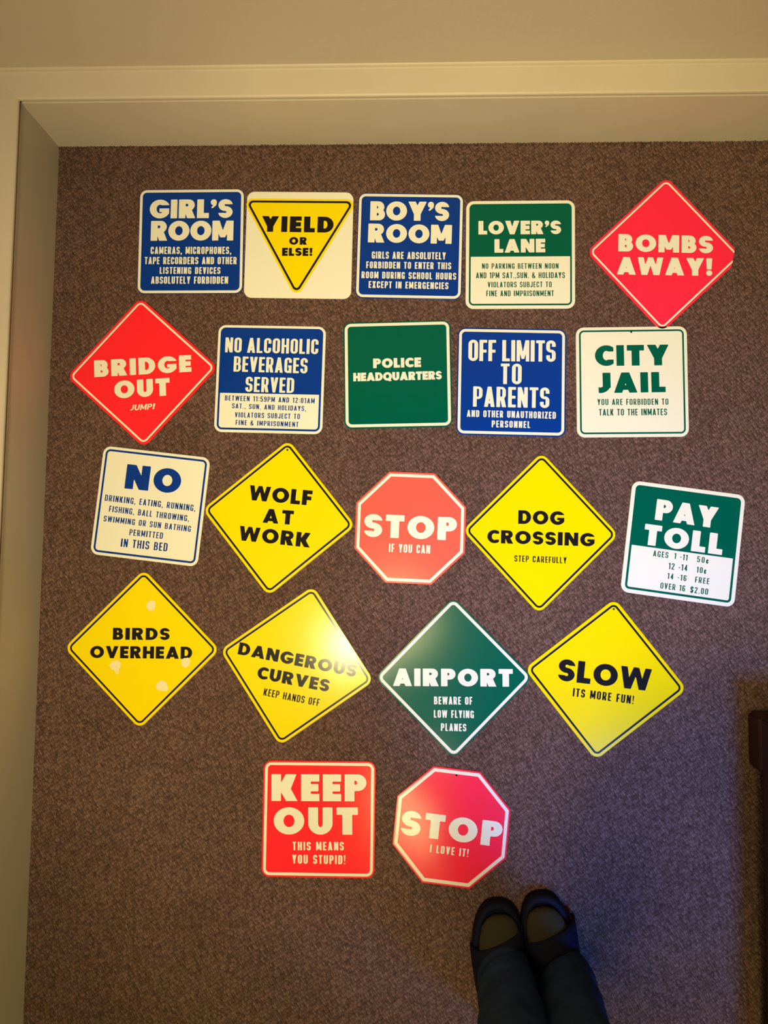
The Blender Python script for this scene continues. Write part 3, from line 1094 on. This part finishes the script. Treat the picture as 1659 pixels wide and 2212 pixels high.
pel = bv(.245, -.90, .92, .125, None, .10)
sp1 = bv(.245, -.91, 1.08, .120, pel, .09)
sp2 = bv(.245, -.91, 1.24, .135, sp1, .10)
sp3 = bv(.245, -.92, 1.38, .120, sp2, .085)
nk = bv(.245, -.90, 1.47, .046, sp3)
hd0 = bv(.245, -.875, 1.55, .070, nk, .080)
hd1 = bv(.245, -.870, 1.63, .082, hd0, .096)
hd2 = bv(.245, -.875, 1.69, .055, hd1, .062)
for side, sx_ in (('l', -1), ('r', 1)):
    hx, hy = foot_xy(side, 0, .055)
    hip = bv(.245 + sx_ * .085, -.895, .84, .085, pel)
    kn = bv((.245 + sx_ * .085 + hx) / 2, -.845, .47, .054, hip)
    cf = bv(hx, hy + .005, .33, .052, kn)
    an = bv(hx, hy + .004, .10, .034, cf)
    heel = bv(*foot_xy(side, 0, .040), .062, .024, an)
    mid = bv(*foot_xy(side, 0, .120), .056, .022, an)
    bl = bv(*foot_xy(side, 0, .160), .048, .017, mid)
    for k, (u, L, r) in enumerate(((-sx_ * .024, .050, .0095), (-sx_ * .010, .050, .0075), (sx_ * .003, .046, .007),
                                   (sx_ * .014, .040, .0065), (sx_ * .023, .032, .006))):
        t0 = bv(*foot_xy(side, u * .9, .178), .045, r * 1.1, bl)
        t1 = bv(*foot_xy(side, u, .178 + L * .55), .043, r, t0)
        bv(*foot_xy(side, u, .178 + L), .041, r * .9, t1)
    sh = bv(.245 + sx_ * .17, -.915, 1.36, .058, sp3)
    ex = .045 if sx_ < 0 else .420
    wx = .030 if sx_ < 0 else .165
    el = bv(ex, -.735, 1.115, .042, sh)
    wr = bv(wx, -.500, 1.270, .027, el)
    hx_ = .050 if sx_ < 0 else .150
    pm = bv(hx_, -.440, 1.315, .032, wr, .018)
    for k in range(4):
        L = (.036, .042, .040, .031)[k]
        yk = -.385 - k * .019
        f0 = bv(hx_ - sx_ * .010, yk, 1.335, .0092, pm)
        f1 = bv(hx_ - sx_ * (.010 + L * .7), yk + .002, 1.346, .0085, f0)
        bv(hx_ - sx_ * (.010 + L * 1.1), yk + .002, 1.336, .0075, f1)
    th0 = bv(hx_ - sx_ * .016, -.452, 1.302, .0105, pm)
    bv(hx_ - sx_ * .034, -.430, 1.304, .009, th0)
# nose, chin and ears
bv(.245, -.772, 1.600, .012, hd1)
bv(.245, -.790, 1.530, .026, hd0)
bv(.163, -.880, 1.610, .013, hd1, .018)
bv(.327, -.880, 1.610, .013, hd1, .018)
me = bpy.data.meshes.new('body')
me.from_pydata(BV, BE, [])
body = bpy.data.objects.new('body', me)
COL.objects.link(body)
body.parent = per
me.materials.append(M['skin'])
md = body.modifiers.new('skin', 'SKIN')
if not me.skin_vertices:
    me.attributes
for i, r in enumerate(BR):
    me.skin_vertices[0].data[i].radius = r
me.skin_vertices[0].data[0].use_root = True
md.use_smooth_shade = True
ss = body.modifiers.new('sub', 'SUBSURF')
ss.levels = 2
ss.render_levels = 2

# face and hair
bm = bmesh.new()
bmesh.ops.create_uvsphere(bm, u_segments=24, v_segments=16, radius=1)
for v in list(bm.verts):
    if v.co.z < -.75 or (v.co.y > .10 and v.co.z < .30):
        bm.verts.remove(v)
for v in bm.verts:
    v.co = Vector((v.co.x * .086, -.078 + v.co.y * .102, 1.635 + v.co.z * .097))
link('hair', bm, 'hair', per, True)

# trousers: one cloth with two legs
bm = bmesh.new()
for side, sx_ in (('l', -1), ('r', 1)):
    LG = {'l': [(.190, -.800, .050, .052, .066), (.190, -.802, .080, .052, .066), (.189, -.804, .14, .056, .067), (.184, -.806, .24, .062, .073),
                (.184, -.806, .36, .068, .076), (.186, -.808, .48, .066, .078), (.182, -.838, .66, .078, .090), (.172, -.868, .80, .092, .108), (.186, -.89, .90, .090, .118)],
          'r': [(.305, -.802, .050, .052, .064), (.304, -.804, .080, .052, .065), (.298, -.804, .14, .054, .066), (.290, -.806, .24, .058, .072),
                (.294, -.806, .36, .058, .076), (.298, -.808, .48, .062, .078), (.308, -.838, .66, .078, .090), (.318, -.868, .80, .092, .108), (.304, -.89, .90, .090, .118)]}[side]
    rings = []
    # tighten the list of loops with in-between rings so the folds show
    for (a, b) in zip(LG[:-1], LG[1:]):
        for q in range(3):
            u = q / 3
            c = [a[i] + (b[i] - a[i]) * u for i in range(5)]
            i_ = len(rings)
            wob = .003 * math.sin(i_ * 2.1 + sx_) if i_ > 1 else 0
            rings.append(ell(c[0], c[1], c[2], c[3] + wob, c[4] + wob, 28, (0, .10 if c[2] < .1 else 0), .012 if i_ > 1 else .004, i_ * .7 + sx_))
    c = LG[-1]
    rings.append(ell(*c[:3], c[3], c[4], 28))
    loft(bm, rings, cap=False)
rings = [ell(.245, -.89, z, rx, ry, 28) for z, rx, ry in ((.80, .150, .112), (.88, .158, .122), (.97, .152, .115), (1.03, .142, .108))]
loft(bm, rings)
bmesh.ops.recalc_face_normals(bm, faces=bm.faces)
link('jeans', bm, 'denim', per, True)

bm = bmesh.new()
rings = [ell(.245, -.90, z, rx, ry, 28) for z, rx, ry in ((.96, .160, .125), (1.08, .145, .115), (1.24, .160, .125), (1.34, .170, .115), (1.41, .120, .085), (1.44, .065, .060))]
loft(bm, rings, cap=False)
for sx_ in (-1, 1):
    a_ = Vector((.245 + sx_ * .150, -.915, 1.37))
    b_ = Vector((.045, -.735, 1.115)) if sx_ < 0 else Vector((.420, -.735, 1.115))
    dr_ = (b_ - a_).normalized()
    e1 = dr_.cross(Vector((0, 0, 1))).normalized()
    e2 = dr_.cross(e1)
    loft(bm, [[tuple(a_ + (b_ - a_) * u + (e1 * math.cos(2 * PI * k / 16) + e2 * math.sin(2 * PI * k / 16)) * r - Vector((PX, PY, 0))) for k in range(16)]
              for u, r in ((0, .064), (.3, .066), (.6, .060), (.75, .058))], cap=False)
bmesh.ops.recalc_face_normals(bm, faces=bm.faces)
link('shirt', bm, 'shirt', per, True)
